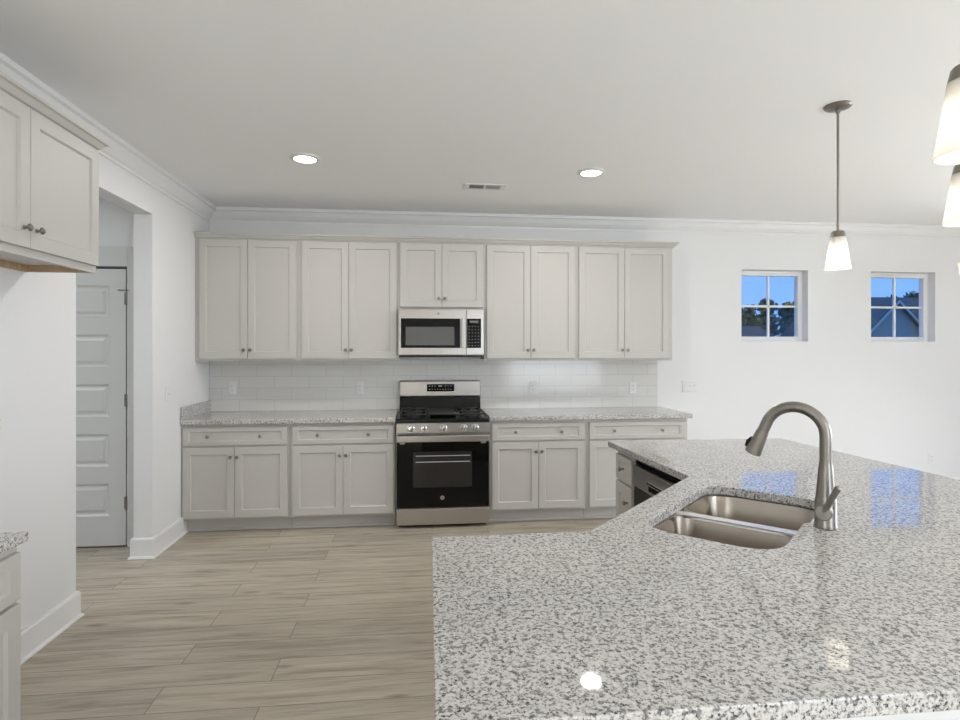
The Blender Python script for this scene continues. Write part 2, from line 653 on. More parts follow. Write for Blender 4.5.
mb = MB()  # frame of the unseen window added with the left fill lamp
y0, y1, z0, z1 = LW
for yy in (y0, (y0 + y1) / 2 - 0.03, y1 - 0.06):
    mb.box(-0.09, -0.03, yy, yy + 0.06, z0, z1)
for zz in (z0, (z0 + z1) / 2 - 0.02, z1 - 0.06):
    mb.box(-0.09, -0.03, y0, y1, zz, zz + 0.06)
fr = struct('window_6', mb, M['trim'], None)
MB().box(-0.065, -0.06, y0, y1, z0, z1).build('pane', M['pane'], fr, None, None)

# crown moulding
CRB = CH - 0.122
crown = [(0.0, CRB), (0.010, CRB), (0.012, CRB + 0.018), (0.026, CRB + 0.026), (0.050, CRB + 0.052), (0.070, CRB + 0.088),
         (0.088, CRB + 0.096), (0.090, CH - 0.001), (0.0, CH - 0.001)]
struct('trim_1', MB().sweep_profile(crown, [(0, RY, 1, 0), (0, 0, 1, -1), (RX, 0, -1, -1), (RX, RY, -1, 0)]), M['trim'])

# baseboards with a small shoe moulding
bbp = [(0.0, 0.0), (0.028, 0.0), (0.026, 0.010), (0.017, 0.016), (0.016, 0.128), (0.012, 0.140), (0.0, 0.140)]
mb = MB()
mb.sweep_profile(bbp, [(0, -3.40, 1, 0), (0, JN, 1, 1), (-T, JN, -1, 1), (-T, RY, -1, 0)])
mb.sweep_profile(bbp, [(-T, HY, -1, 0), (-T, JF, -1, -1), (0, JF, 1, -1), (0, -0.54, 1, 0)])
struct('baseboard_left', mb, M['trim'])
mb = MB().sweep_profile(bbp, [(4.225, 0, 0, -1), (RX, 0, 0, -1)])
struct('baseboard_back', mb, M['trim'])
struct('baseboard_hall', MB().sweep_profile(bbp, [(-3.2, HY, 0, -1), (DX0 - 0.09, HY, 0, -1)]), M['trim'])
# casing round the hall door
mb = MB()
mb.box(DX0 - 0.09, DX0 - 0.004, HY - 0.018, HY, 0, DZ1 + 0.16, 0.003)
mb.box(DX1 + 0.010, DX1 + 0.096, HY - 0.018, HY, 0, DZ1 + 0.16, 0.003)
mb.box(DX0 - 0.004, DX1 + 0.010, HY - 0.018, HY, DZ1 + 0.014, DZ1 + 0.16, 0.003)
struct('trim_2', mb, M['hall_door'])

# five-panel hall door
dw, dy = DX1 - DX0, HY - 0.012
mb = MB()
mb.box(DX0 + 0.003, DX1 - 0.003, dy + 0.012, dy + 0.035, 0.014, DZ1 - 0.006)
mb.box(DX0 + 0.003, DX0 + 0.12, dy, dy + 0.012, 0.014, DZ1 - 0.006)
mb.box(DX1 - 0.12, DX1 - 0.003, dy, dy + 0.012, 0.014, DZ1 - 0.006)
pz = [(0.236, 0.475), (0.605, 0.845), (0.975, 1.215), (1.345, 1.585), (1.710, 1.950)]
rails = [0.014] + [q for p in pz for q in p] + [DZ1 - 0.006]
for k in range(0, len(rails), 2):
    mb.box(DX0 + 0.12, DX1 - 0.12, dy, dy + 0.012, rails[k], rails[k + 1])
for z0, z1 in pz:
    a, c = DX0 + 0.12, DX1 - 0.12
    rings = []
    for ins, yy in ((0.0, dy + 0.0005), (0.014, dy + 0.011), (0.026, dy + 0.011), (0.046, dy + 0.003)):
        rings.append([(a + ins, yy, z0 + ins), (c - ins, yy, z0 + ins), (c - ins, yy, z1 - ins), (a + ins, yy, z1 - ins)])
    mb.loops(rings, False, True)
door = struct('door_1', mb, M['hall_door'])
for zc in (0.33, 1.095, 1.855):
    h = MB()
    h.lathe([(0.007, zc - 0.05), (0.007, zc + 0.05)], 10, Matrix.Translation((DX1 + 0.004, dy - 0.004, 0)))
    h.box(DX1 - 0.012, DX1 + 0.004, dy - 0.003, dy, zc - 0.045, zc + 0.045)
    h.build('hinge', M['nickel'], door)
MB().box(DX1 - 0.055, DX1 + 0.02, dy - 0.012, dy - 0.002, 1.912, 1.920).build('hinge_stop', M['nickel'], door)
struct('door_gap_shade', MB().box(DX0, DX1, HY + 0.03, HY + 0.11, 0.0, 0.004), M['dark_gap'], None)  # dark strip laid in for the shade under the closed door

# ------------------------------------------------------------------ cabinets
TD = 0.020                                   # door thickness


def front(w, h, sx, sz, rec=0.010):
    """recessed-panel front in the x-z plane, lower left corner at the origin, facing -y"""
    mb = MB()
    rings = []
    for ix, iz, y in ((0, 0, 0), (0, 0, -TD + 0.002), (0.002, 0.002, -TD), (sx, sz, -TD), (sx + 0.007, sz + 0.007, -TD + rec)):
        rings.append([(ix, y, iz), (w - ix, y, iz), (w - ix, y, h - iz), (ix, y, h - iz)])
    return mb.loops(rings)


def knob_mb(r=0.0145):
    R = Matrix.Rotation(PI / 2, 4, 'X')      # local z -> -y
    return MB().lathe([(0.008, -0.001), (0.0065, 0.003), (0.0055, 0.012), (0.009, 0.016), (r, 0.020), (r, 0.024), (r * 0.7, 0.0285), (0.002, 0.030)], 16, R)


KNOB = None


def knob(parent, x, z):
    global KNOB
    if KNOB is None:
        KNOB = knob_mb().build('knob', M['pewter'], parent, (x, -TD, z))
        return KNOB
    k = KNOB.copy()
    COL.objects.link(k)
    k.parent = parent
    k.location = (x, -TD, z)
    return k


def add_door(t, fy, x0, x1, z0, z1, knobs, name='door', sx=0.056, sz=0.058):
    d = front(x1 - x0, z1 - z0, sx, sz).build(name, M['cabinet'], t, (x0, fy, z0))
    for kx, kz in knobs:
        knob(d, kx - x0, kz - z0)
    return d


def base_cabinet(label, loc, rz, w, fronts, group=None, depth=0.61, split=None, toe=True):
    """front face frame at y=-depth; fronts = [('drawer'|'door', x0, x1, z0, z1, knobs)]"""
    t = thing('base_cabinet', label, 'cabinet', loc, rz, group)
    fy = -depth
    mb = MB().box(0.0005, w - 0.0005, fy, -0.003, 0.108, 0.876)
    mb.build('body', M['cabinet'], t)
    if toe:
        k = MB().box(0.001, w - 0.001, fy + 0.075, -0.04, 0, 0.108)
        k.box(0.001, w - 0.001, fy + 0.062, fy + 0.075, 0, 0.022, 0.004)
        k.build('toe_kick', M['cabinet'], t)
    for kind, x0, x1, z0, z1, kn in fronts:
        if kind == 'drawer':
            add_door(t, fy, x0, x1, z0, z1, kn, 'drawer', 0.045, 0.032)
        else:
            add_door(t, fy, x0, x1, z0, z1, kn)
    return t


def pair(x0, x1, mid, z0=0.126, z1=0.692, dz0=0.706, dz1=0.850, kx=None):
    w = x1 - x0
    kx = kx or (x0 + w * 0.25, x0 + w * 0.75)
    return [('drawer', x0, x1, dz0, dz1, [(kx[0], 0.779), (kx[1], 0.779)]),
            ('door', x0, mid - 0.0015, z0, z1, [(mid - 0.024, 0.612)]),
            ('door', mid + 0.0015, x1, z0, z1, [(mid + 0.026, 0.612)])]


GB = 'grey base cabinets along the back wall'
base_cabinet('grey base cabinet in the corner against the left wall', (0.0, 0, 0), 0, 0.839, pair(0.014, 0.820, 0.409, kx=(0.209, 0.615)), GB)
base_cabinet('grey base cabinet just left of the range', (0.841, 0, 0), 0, 0.846, pair(0.020, 0.832, 0.423), GB)
base_cabinet('grey base cabinet just right of the range', (2.474, 0, 0), 0, 0.836, pair(0.020, 0.814, 0.417), GB)
base_cabinet('grey base cabinet at the right end of the wall run, half hidden behind the island', (3.312, 0, 0), 0, 0.910, pair(0.024, 0.885, 0.455), GB)


def upper_cabinet(label, x, w, z0, z1, doors, group, loc=None, rz=0.0, depth=0.33, open_under=False):
    t = thing('wall_cabinet', label, 'cabinet', loc or (x, 0, 0), rz, group)
    fy = -depth
    mb = MB()
    if open_under:
        mb.box(0, w, fy, 0, z0 + 0.032, z1)
        mb.box(0, w, fy, fy + 0.019, z0, z0 + 0.032)
        mb.box(w - 0.004, w, fy + 0.019, 0, z0, z0 + 0.032)
        mb.box(0, 0.004, fy + 0.019, 0, z0, z0 + 0.032)
    else:
        mb.box(0, w, fy, 0, z0 + 0.012, z1)
        mb.box(0, w, fy, fy + 0.019, z0, z0 + 0.012)
    mb.build('body', M['cabinet'], t)
    if open_under:
        u = MB()
        u.box(w - 0.018, w - 0.004, fy + 0.019, 0, z0 + 0.001, z0 + 0.032)
        u.box(0.004, 0.018, fy + 0.019, 0, z0 + 0.001, z0 + 0.032)
        u.box(0.018, w - 0.018, -0.018, 0, z0 + 0.001, z0 + 0.032)
        u.build('bottom_panel', M['ply'], t)
    for x0, x1, a, c, kn in doors:
        add_door(t, fy, x0, x1, a, c, kn)
    return t


GU = 'grey wall cabinets over the back worktop'
UB, UT, UF = 1.374, 2.425, -0.33


def udoors(x0, x1, mid, z0=1.396, z1=2.408):
    kz = z0 + 0.075
    return [(x0, mid - 0.0015, z0, z1, [(mid - 0.026, kz)]), (mid + 0.0015, x1, z0, z1, [(mid + 0.026, kz)])]


upper_cabinet('tall grey wall cabinet in the corner against the left wall', 0.0, 0.856, UB, UT, udoors(0.036, 0.833, 0.431), GU)
upper_cabinet('tall grey wall cabinet just left of the microwave', 0.857, 0.849, UB, UT, udoors(0.022, 0.832, 0.420), GU)
upper_cabinet('short grey wall cabinet directly above the microwave', 1.707, 0.757, 1.832, UT, udoors(0.012, 0.742, 0.377, 1.849), GU)
upper_cabinet('tall grey wall cabinet just right of the microwave', 2.465, 0.840, UB, UT, udoors(0.018, 0.820, 0.415), GU)
upper_cabinet('tall grey wall cabinet at the right end of the row beside the bare wall', 3.306, 0.907, UB, UT, udoors(0.020, 0.868, 0.446), GU)

ccp = [(0.0, 2.412), (0.008, 2.412), (0.010, 2.420), (0.020, 2.424), (0.036, 2.446), (0.048, 2.450), (0.048, 2.462), (0.0, 2.462)]
mb = MB().sweep_profile(ccp, [(0.002, UF, 0, -1), (4.213, UF, 1, -1), (4.213, -0.002, 1, 0)])
mb.box(0.002, 4.213, UF, -0.002, 2.4255, 2.440)
tag(mb.build('cabinet_crown', M['cabinet']), 'long grey crown moulding running along the tops of the back wall cabinets', 'moulding')

# cabinet over the fridge space, on the left wall
t = upper_cabinet('grey wall cabinet on the left wall over the empty fridge space, unfinished wood underneath', 0, 0.98, 1.842, 2.44,
                  [(0.012, 0.4755, 1.874, 2.43, [(0.4755 - 0.036, 1.950)]), (0.4785, 0.968, 1.874, 2.43, [(0.4785 + 0.034, 1.950)])],
                  None, (0.003, -3.424, 0), PI / 2, 0.315, True)
mb = MB().sweep_profile([(o, z + 0.018) for o, z in ccp], [(0.0, 0.0, -1, 0), (0.0, -0.315, -1, -1), (0.965, -0.315, 1, -1), (0.965, 0.0, 1, 0)])
mb.box(0.001, 0.959, -0.314, 0, 2.441, 2.46)
mb.build('crown', M['cabinet'], t)

# base cabinet on the left wall, near the camera
base_cabinet('grey base cabinet on the left wall in the near corner of the view', (0.003, -5.088, 0), PI / 2, 1.60,
             [('drawer', 0.812, 1.588, 0.706, 0.850, [(1.02, 0.779), (1.38, 0.779)]),
              ('door', 0.812, 1.199, 0.126, 0.692, [(1.175, 0.612)]), ('door', 1.202, 1.588, 0.126, 0.692, [(1.226, 0.612)]),
              ('drawer', 0.012, 0.788, 0.706, 0.850, [(0.22, 0.779), (0.58, 0.779)]),
              ('door', 0.012, 0.399, 0.126, 0.692, [(0.375, 0.612)]), ('door', 0.402, 0.788, 0.126, 0.692, [(0.426, 0.612)])], None, 0.632)
mb = MB().prism([(0.002, -5.10), (0.664, -5.10), (0.664, -3.482), (0.002, -3.482)], 0.8765, 0.906, (), 0.003)
tag(mb.build('worktop', M['granite']), 'short speckled granite worktop on the near left base cabinet', 'worktop')

# ------------------------------------------------------------------ worktops on the back wall
mb = MB().prism([(0.002, -0.648), (1.690, -0.648), (1.690, -0.002), (0.002, -0.002)], 0.8765, 0.914, (), 0.003)
wt = tag(mb.build('worktop', M['granite']), 'speckled granite worktop left of the range', 'worktop', 'granite worktops on the back wall')
MB().box(0.002, 0.022, -0.646, -0.009, 0.9145, 1.016, 0.002).build('side_splash', M['granite'], wt)
mb = MB().prism([(2.470, -0.648), (4.254, -0.648), (4.254, -0.002), (2.470, -0.002)], 0.8765, 0.914, (), 0.003)
tag(mb.build('worktop', M['granite']), 'speckled granite worktop right of the range', 'worktop', 'granite worktops on the back wall')

mb = MB().box(0.002, 4.213, -0.008, -0.0005, 0.9145, 1.385)
tag(mb.build('backsplash', M['tile'], None, None, None), 'pale glossy subway tile backsplash between worktop and wall cabinets', 'backsplash')

# ------------------------------------------------------------------ range
RX0, RX1 = 1.697, 2.463
RC = (RX0 + RX1) / 2
rg = thing('gas_range', 'stainless gas range with black oven door between the base cabinets', 'range', (RC, 0, 0))
hw = (RX1 - RX0) / 2
MB().box(-hw, hw, -0.640, -0.02, 0.045, 0.895).build('body', M['steel'], rg)
MB().box(-hw + 0.02, hw - 0.02, -0.60, -0.06, 0.0, 0.045).build('plinth', M['black'], rg)
d = MB().box(-hw + 0.001, hw - 0.001, -0.672, -0.640, 0.030, 0.163, 0.004).build('drawer', M['steel'], rg)
d = MB().box(-hw + 0.003, hw - 0.003, -0.672, -0.640, 0.172, 0.716, 0.004).build('oven_door', M['black_glass'], rg)
MB().box(-0.247, 0.240, -0.6730, -0.6715, 0.338, 0.632).build('oven_window', M['oven_window'], d)
rk = MB()
for zz in (0.545, 0.595):
    rk.box(-0.225, 0.225, -0.6745, -0.6730, zz, zz + 0.006)
rk.build('oven_rack', M['legend'], d)
lg = MB()
R = Matrix.Translation((-0.006, -0.672, 0.252)) @ Matrix.Rotation(PI / 2, 4, 'X')
lg.lathe([(0.017, 0), (0.017, 0.0015)], 24, R)
lg.build('badge', M['chrome'], d)
lg = MB()
R2 = Matrix.Translation((-0.006, -0.6735, 0.252)) @ Matrix.Rotation(PI / 2, 4, 'X')
for k in range(4):
    a = k * PI / 2 + 0.5
    lg.lathe([(0.0042, 0), (0.0042, 0.0012)], 10, R2 @ Matrix.Translation((0.0075 * math.cos(a), 0.0075 * math.sin(a), 0)))
lg.build('badge_mark', M['black'], d)
# handle strip: wide bright bar across the top of the door
hd = MB()
hd.box(-hw + 0.004, hw - 0.004, -0.725, -0.700, 0.718, 0.772, 0.008)
hd.build('door_handle', M['steel'], d)
for x in (-hw + 0.05, hw - 0.05):
    MB().box(x - 0.02, x + 0.02, -0.705, -0.670, 0.70, 0.735, 0.004).build('handle_bracket', M['steel'], d)
# control panel and knobs
cp = MB().box(-hw, hw, -0.685, -0.60, 0.786, 0.872, 0.004).build('control_panel', M['steel'], rg)
for kx in (1.816, 1.916, 2.082, 2.251, 2.345):
    K = MB()
    R = Matrix.Translation((kx - RC, -0.685, 0.829)) @ Matrix.Rotation(PI / 2, 4, 'X')
    K.lathe([(0.029, 0), (0.029, 0.006), (0.024, 0.009), (0.0225, 0.030), (0.020, 0.034), (0.002, 0.035)], 24, R)
    K.box(kx - RC - 0.005, kx - RC + 0.005, -0.728, -0.712, 0.806, 0.852, 0.002)
    K.build('knob', M['chrome'], cp)
# cooktop
ct = MB()
ct.box(-hw, hw, -0.700, -0.080, 0.874, 0.906, 0.008)
ct.build('cooktop', M['black'], rg)


def grate(x0, x1, y0, y1, z):
    q = MB()
    r = 0.006
    for a in (x0, x1):
        q.box(a - r, a + r, y0, y1, z, z + 0.012, 0.003)
    for a in (y0, (y0 + y1) / 2, y1):
        q.box(x0, x1, a - r, a + r, z, z + 0.012, 0.003)
    for xx in (x0, x1):
        for yy in (y0, y1):
            q.box(xx - r, xx + r, yy - r, yy + r, 0.906, z)
    for yc in (y0 + (y1 - y0) * 0.26, y0 + (y1 - y0) * 0.74):
        xc = (x0 + x1) / 2
        for k in range(4):
            a = k * PI / 2 + PI / 4
            q.tube([(xc + 0.03 * math.cos(a), yc + 0.03 * math.sin(a), z + 0.007), (xc + 0.10 * math.cos(a), yc + 0.10 * math.sin(a), z + 0.007)], 0.0055, 8)
    return q


for x0, x1 in ((-0.352, -0.135), (0.135, 0.352)):
    grate(x0, x1, -0.640, -0.13, 0.930).build('grate', M['iron'], rg)
q = MB()
for a in (-0.115, 0.115):
    q.box(a - 0.006, a + 0.006, -0.64, -0.13, 0.930, 0.942, 0.003)
for a in (-0.64, -0.13):
    q.box(-0.115, 0.115, a - 0.006, a + 0.006, 0.930, 0.942, 0.003)
for xx in (-0.115, 0.115):
    for yy in (-0.64, -0.13):
        q.box(xx - 0.006, xx + 0.006, yy - 0.006, yy + 0.006, 0.906, 0.93)
q.box(-0.109, 0.109, -0.60, -0.17, 0.932, 0.940, 0.002)
q.build('griddle_plate', M['iron'], rg)
for x in (-0.244, 0.244):
    for y in (-0.508, -0.262):
        bu = MB().lathe([(0.055, 0.904), (0.055, 0.910), (0.042, 0.914), (0.040, 0.922), (0.002, 0.924)], 24, Matrix.Translation((x, y, 0)))
        bu.build('burner', M['iron'], rg)
# back guard
mb = MB()
mb.loops([[(-hw + 0.01, -0.105, 0.90), (hw - 0.01, -0.105, 0.90), (hw - 0.01, -0.02, 0.90), (-hw + 0.01, -0.02, 0.90)],
          [(-hw + 0.01, -0.085, 1.035), (hw - 0.01, -0.085, 1.035), (hw - 0.01, -0.02, 1.035), (-hw + 0.01, -0.02, 1.035)]])
mb.build('lower_back_guard', M['black_glass'], rg)
MB().box(-hw + 0.005, hw - 0.005, -0.098, -0.015, 1.036, 1.187, 0.014, 3).build('back_guard', M['steel'], rg)
dp = MB().box(1.957 - RC, 2.210 - RC, -0.1000, -0.0975, 1.088, 1.156, 0.001).build('display', M['black_glass'], rg)
for zz in (1.108, 1.137):
    for k in range(9):
        if zz > 1.12 and k in (3, 4, 5):
            continue
        x = -0.098 + k * 0.0245
        MB().box(x - 0.004, x + 0.004, -0.1012, -0.1000, zz - 0.003, zz + 0.003).build('button', M['legend'], dp)
MB().box(-0.016, 0.016, -0.1012, -0.1000, 1.133, 1.143).build('clock_readout', M['legend'], dp)

# ------------------------------------------------------------------ microwave
mw = thing('microwave', 'stainless over-the-range microwave below the short wall cabinet', 'microwave', (0, 0, 0))
MB().box(1.712, 2.450, -0.385, -0.012, 1.425, 1.828).build('body', M['dark_steel'], mw)
MB().box(1.708, 2.449, -0.30, -0.05, 1.408, 1.425).build('underside', M['black'], mw)
d = MB().box(1.706, 2.292, -0.420, -0.386, 1.428, 1.827, 0.004).build('door', M['steel'], mw)
dg = MB().box(1.728, 2.240, -0.4222, -0.4195, 1.489, 1.745, 0.001).build('door_glass', M['black_glass'], d)
MB().box(1.768, 2.190, -0.4228, -0.4221, 1.512, 1.672).build('door_window', M['micro_window'], d)
MB().box(2.248, 2.286, -0.452, -0.434, 1.486, 1.748, 0.006).build('handle', M['steel'], d)
for zz in (1.50, 1.73):
    MB().box(2.255, 2.279, -0.436, -0.419, zz - 0.010, zz + 0.010).build('handle_mount', M['steel'], d)
lg = MB()
lg.lathe([(0.012, 0), (0.012, 0.0012)], 20, Matrix.Translation((2.05, -0.4202, 1.787)) @ Matrix.Rotation(PI / 2, 4, 'X'))
lg.build('badge', M['dark_steel'], d)
p = MB().box(2.294, 2.449, -0.420, -0.386, 1.428, 1.827, 0.004).build('control_panel', M['steel'], mw)
kp = MB().box(2.300, 2.424, -0.4222, -0.4195, 1.489, 1.745, 0.001).build('keypad', M['black_glass'], p)
for r in range(7):
    for c in range(4):
        x, z = 2.320 + c * 0.027, 1.508 + r * 0.028
        MB().box(x - 0.006, x + 0.006, -0.4230, -0.4222, z - 0.003, z + 0.003).build('button', M['key'], kp)
MB().box(2.325, 2.400, -0.4230, -0.4222, 1.708, 1.728).build('clock_readout', M['key'], kp)

# ------------------------------------------------------------------ island
def ST(s, t):
    k = 2 ** -0.5
    return ((s + t) * k, (s - t) * k)


top = [(1.891, -4.553), (1.908, -3.692), (2.392, -3.690), (3.057, -2.992), (3.026, -2.010), (4.142, -2.017), (4.190, -3.55), (3.20, -4.556)]


def rounded(pts, rads, n=7):
    out = []
    for i, p in enumerate(pts):
        p = Vector(p)
        a, c = Vector(pts[i - 1]), Vector(pts[(i + 1) % len(pts)])
        r = rads[i]
        u, v = (a - p).normalized(), (c - p).normalized()
        if r <= 0:
            out.append(tuple(p))
            continue
        for k in range(n + 1):
            f = k / n
            q = p + u * r * (1 - f) ** 2 + v * r * f ** 2      # quadratic corner
            out.append((q.x, q.y))
    return out


cut = rounded([(-0.776, 4.395), (-0.058, 4.395), (-0.058, 4.812), (-0.398, 4.812), (-0.412, 4.797), (-0.776, 4.797)],
              [0.12, 0.085, 0.10, 0.008, 0.008, 0.12], 12)
cutw = [ST(*p) for p in cut]
it = MB().prism(top, 0.880, 0.914, [cutw], 0.003)
tag(it.build('island_worktop', M['granite']), 'large L-shaped speckled granite island worktop with a sink cut-out', 'worktop')

# undermount sink, two bowls
sk = thing('sink', 'double-bowl stainless undermount sink set diagonally into the island', 'sink', (*ST(-0.417, 4.60), 0.66))


def SL(s, t, z):
    x, y = ST(s, t)
    ox, oy = ST(-0.417, 4.60)
    return (x - ox, y - oy, z - 0.66)


def bowl(pts, rads, depth, name):
    ctr = Vector((sum(p[0] for p in pts) / len(pts), sum(p[1] for p in pts) / len(pts)))
    mb = MB()
    rings = []
    for ins, z in ((-0.012, 0.879), (0.0, 0.879), (0.003, 0.873), (0.010, 0.879 - depth + 0.05), (0.018, 0.879 - depth + 0.02), (0.040, 0.879 - depth + 0.003), (0.075, 0.879 - depth)):
        q = []
        for p in pts:
            d = Vector(p) - ctr
            q.append((p[0] - math.copysign(min(ins, abs(d.x)), d.x), p[1] - math.copysign(min(ins, abs(d.y)), d.y)))
        rr = rounded(q, [max(0.02, r - ins * 0.5) for r in rads])
        rings.append([SL(a, c, z) for a, c in rr])
    mb.loops(rings, False, True)
    mb.smooth = True
    return mb


b1 = bowl([(-0.782, 4.388), (-0.432, 4.388), (-0.432, 4.803), (-0.782, 4.803)], [0.13, 0.07, 0.07, 0.13], 0.20, 'bowl').build('bowl', M['sink'], sk)
b2 = bowl([(-0.404, 4.388), (-0.052, 4.388), (-0.052, 4.818), (-0.404, 4.818)], [0.07, 0.11, 0.11, 0.05], 0.22, 'bowl').build('bowl', M['sink'], sk)
dv = MB()
dv.loops([[SL(*p, 0.8705) for p in ((-0.444, 4.392), (-0.392, 4.392), (-0.392, 4.80), (-0.444, 4.80))],
          [SL(*p, 0.8797) for p in ((-0.438, 4.392), (-0.398, 4.392), (-0.398, 4.80), (-0.438, 4.80))]])
dv.build('divider', M['divider_sheen'], sk)
for bw, s, dp_ in ((b1, -0.607, 0.20), (b2, -0.228, 0.22)):
    x, y, z = SL(s, 4.60, 0.879 - dp_)
    MB().lathe([(0.045, z + 0.0005), (0.043, z + 0.003), (0.030, z + 0.001), (0.002, z + 0.0008)], 24, Matrix.Translation((x, y, 0))).build('drain', M['chrome'], bw)

# faucet: local frame with +x toward the user (-t direction)
fx, fy_ = ST(-0.424, 4.860)
fa = thing('faucet', 'tall brushed pull-down faucet standing behind the island sink', 'faucet', (fx, fy_, 0.9142), 3 * PI / 4)
H = lambda z: z - 0.914
MB().lathe([(0.033, 0.0), (0.034, 0.004), (0.031, 0.012), (0.0305, 0.085), (0.028, 0.098)], 32).build('base', M['pewter'], fa)
MB().lathe([(0.028, 0.098), (0.0265, 0.11), (0.020, 0.19), (0.0185, 0.20), (0.0185, 0.207)], 32).build('neck', M['pewter'], fa)
pts = [(0, 0, 0.205), (0, 0, 0.26)]
ra = 0.087
for k in range(0, 19):
    a = PI * (k / 18) * 0.90
    pts.append((ra - ra * math.cos(a), 0, 0.285 + ra * math.sin(a)))
_d = (Vector(pts[-1]) - Vector(pts[-2])).normalized()
pts.append(tuple(Vector(pts[-1]) + _d * 0.028))
sp = MB().tube(pts, 0.0175, 20).build('spout', M['pewter'], fa)
e, pe = Vector(pts[-1]), (Vector(pts[-1]) - Vector(pts[-2])).normalized()
hd = MB().tube([e, e + pe * 0.006, e + pe * 0.05, e + pe * 0.080, e + pe * 0.083], [0.0185, 0.0195, 0.0225, 0.0265, 0.024], 24).build('spray_head', M['pewter'], fa)
bt = MB()
nn = Vector((pe.z * -1, 0, pe.x)).normalized() * -1
if nn.x < 0:
    nn = -nn
c0 = e + pe * 0.035 + nn * 0.0205
c1 = e + pe * 0.070 + nn * 0.0245
bt.tube([c0, (c0 + c1) / 2 + nn * 0.004, c1], [0.006, 0.008, 0.007], 10)
bt.build('spray_button', M['black'], hd)
hb = MB().tube([(0, 0.022, 0.055), (0, 0.046, 0.055), (0, 0.050, 0.055)], [0.024, 0.024, 0.021], 24).build('handle_hub', M['pewter'], fa)
MB().tube([(0, 0.042, 0.060), (-0.014, 0.050, 0.085), (-0.040, 0.056, 0.140), (-0.042, 0.0565, 0.143)], [0.009, 0.0085, 0.0095, 0.006], 14).build('lever', M['pewter'], hb)

# island carcass
IX, IB = 3.075, 3.685                      # face and back of the far run
ie = base_cabinet('narrow grey island cabinet with drawer at the far end beside the dishwasher', (IB, -2.052, 0), -PI / 2, 0.275,
                  [('drawer', 0.012, 0.262, 0.706, 0.850, [(0.137, 0.779)]), ('door', 0.012, 0.262, 0.126, 0.692, [(0.205, 0.600)])], None, 0.61)
# dishwasher
dwt = thing('dishwasher', 'dark stainless dishwasher built into the island under the worktop', 'dishwasher', (IB, -2.328, 0), -PI / 2)
MB().box(0.004, 0.650, -0.59, -0.02, 0.10, 0.868).build('body', M['dark_gap'], dwt)
MB().box(0.004, 0.650, -0.54, -0.10, 0.0, 0.10).build('toe_kick', M['black'], dwt)
MB().box(0.006, 0.648, -0.612, -0.59, 0.838, 0.860, 0.002).build('control_strip', M['black_glass'], dwt)
p = MB()
p.box(0.006, 0.648, -0.628, -0.59, 0.722, 0.836, 0.004)
p.build('upper_panel', M['steel'], dwt)
MB().box(0.22, 0.46, -0.6288, -0.6275, 0.738, 0.790, 0.0005).build('pocket_handle', M['black'], dwt)
MB().box(0.235, 0.445, -0.646, -0.628, 0.776, 0.796, 0.004).build('handle_lip', M['chrome'], dwt)
MB().box(0.006, 0.648, -0.622, -0.59, 0.105, 0.718, 0.004).build('door', M['dw_door'], dwt)

# diagonal sink cabinet: hollow shell with two doors
sc = thing('sink_cabinet', 'grey diagonal cabinet under the island sink', 'cabinet', (0, 0, 0))
mb = MB()
poly = [(2.370, -3.740), (3.072, -3.038), (3.072, -2.990), (3.665, -2.990), (3.665, -3.640), (2.965, -4.340), (2.370, -4.340)]
inner = [(2.390, -3.748), (3.085, -3.060), (3.085, -3.008), (3.647, -3.008), (3.647, -3.633), (2.958, -4.322), (2.390, -4.322)]
mb.prism(poly, 0.108, 0.870, [inner])
mb.build('body', M['cabinet'], sc)
kx = 2 ** -0.5
for a, c in ((0.06, 0.494), (0.498, 0.932)):
    d = front(c - a, 0.56, 0.056, 0.058).build('door', M['cabinet'], sc)
    o = Vector((3.072, -3.038, 0.126)) + Vector((-kx, -kx, 0)) * a + Vector((-kx, kx, 0)) * 0.0005
    d.location = o
    d.rotation_euler = (0, 0, -3 * PI / 4)
    knob(d, 0.41 if a < 0.1 else 0.024, 0.486)
mb = MB().prism([(2.44, -3.80), (3.12, -3.12), (3.14, -3.14), (2.46, -3.82)], 0.0, 0.108)
mb.build('toe_kick', M['cabinet'], sc)
base_cabinet('grey island cabinet under the near left end of the island worktop', (2.366, -4.340, 0), PI, 0.436,
             [('drawer', 0.012, 0.424, 0.706, 0.850, [(0.218, 0.779)]), ('door', 0.012, 0.424, 0.126, 0.692, [(0.06, 0.612)])], None, 0.60)
# white panels closing the back of the island
mb = MB().prism([(1.930, -4.342), (1.930, -4.362), (2.974, -4.362), (3.705, -3.631), (3.705, -2.052), (3.687, -2.052), (3.687, -3.624), (2.967, -4.342)], 0.0, 0.8785)
bp = tag(mb.build('island_back_panel', M['wall'], None, None, None), 'white panel closing the near and right back of the island', 'panel')
k4 = math.tan(PI / 8)
MB().sweep_profile(bbp, [(1.930, -4.362, 0, -1), (2.974, -4.362, k4, -1), (3.705, -3.631, 1, -k4), (3.705, -2.052, 1, 0)]).build('baseboard', M['trim'], bp)

# ------------------------------------------------------------------ pendants
def shade_mb(flip=False):
    pr = [(0.034, 0.168), (0.037, 0.164), (0.040, 0.140), (0.0475, 0.085), (0.0565, 0.030), (0.0605, 0.006), (0.062, 0.0),
          (0.0595, 0.0), (0.0585, 0.006), (0.0540, 0.030), (0.0450, 0.085), (0.0375, 0.140), (0.034, 0.162)]
    return MB().lathe(pr, 40, None, (False, False))


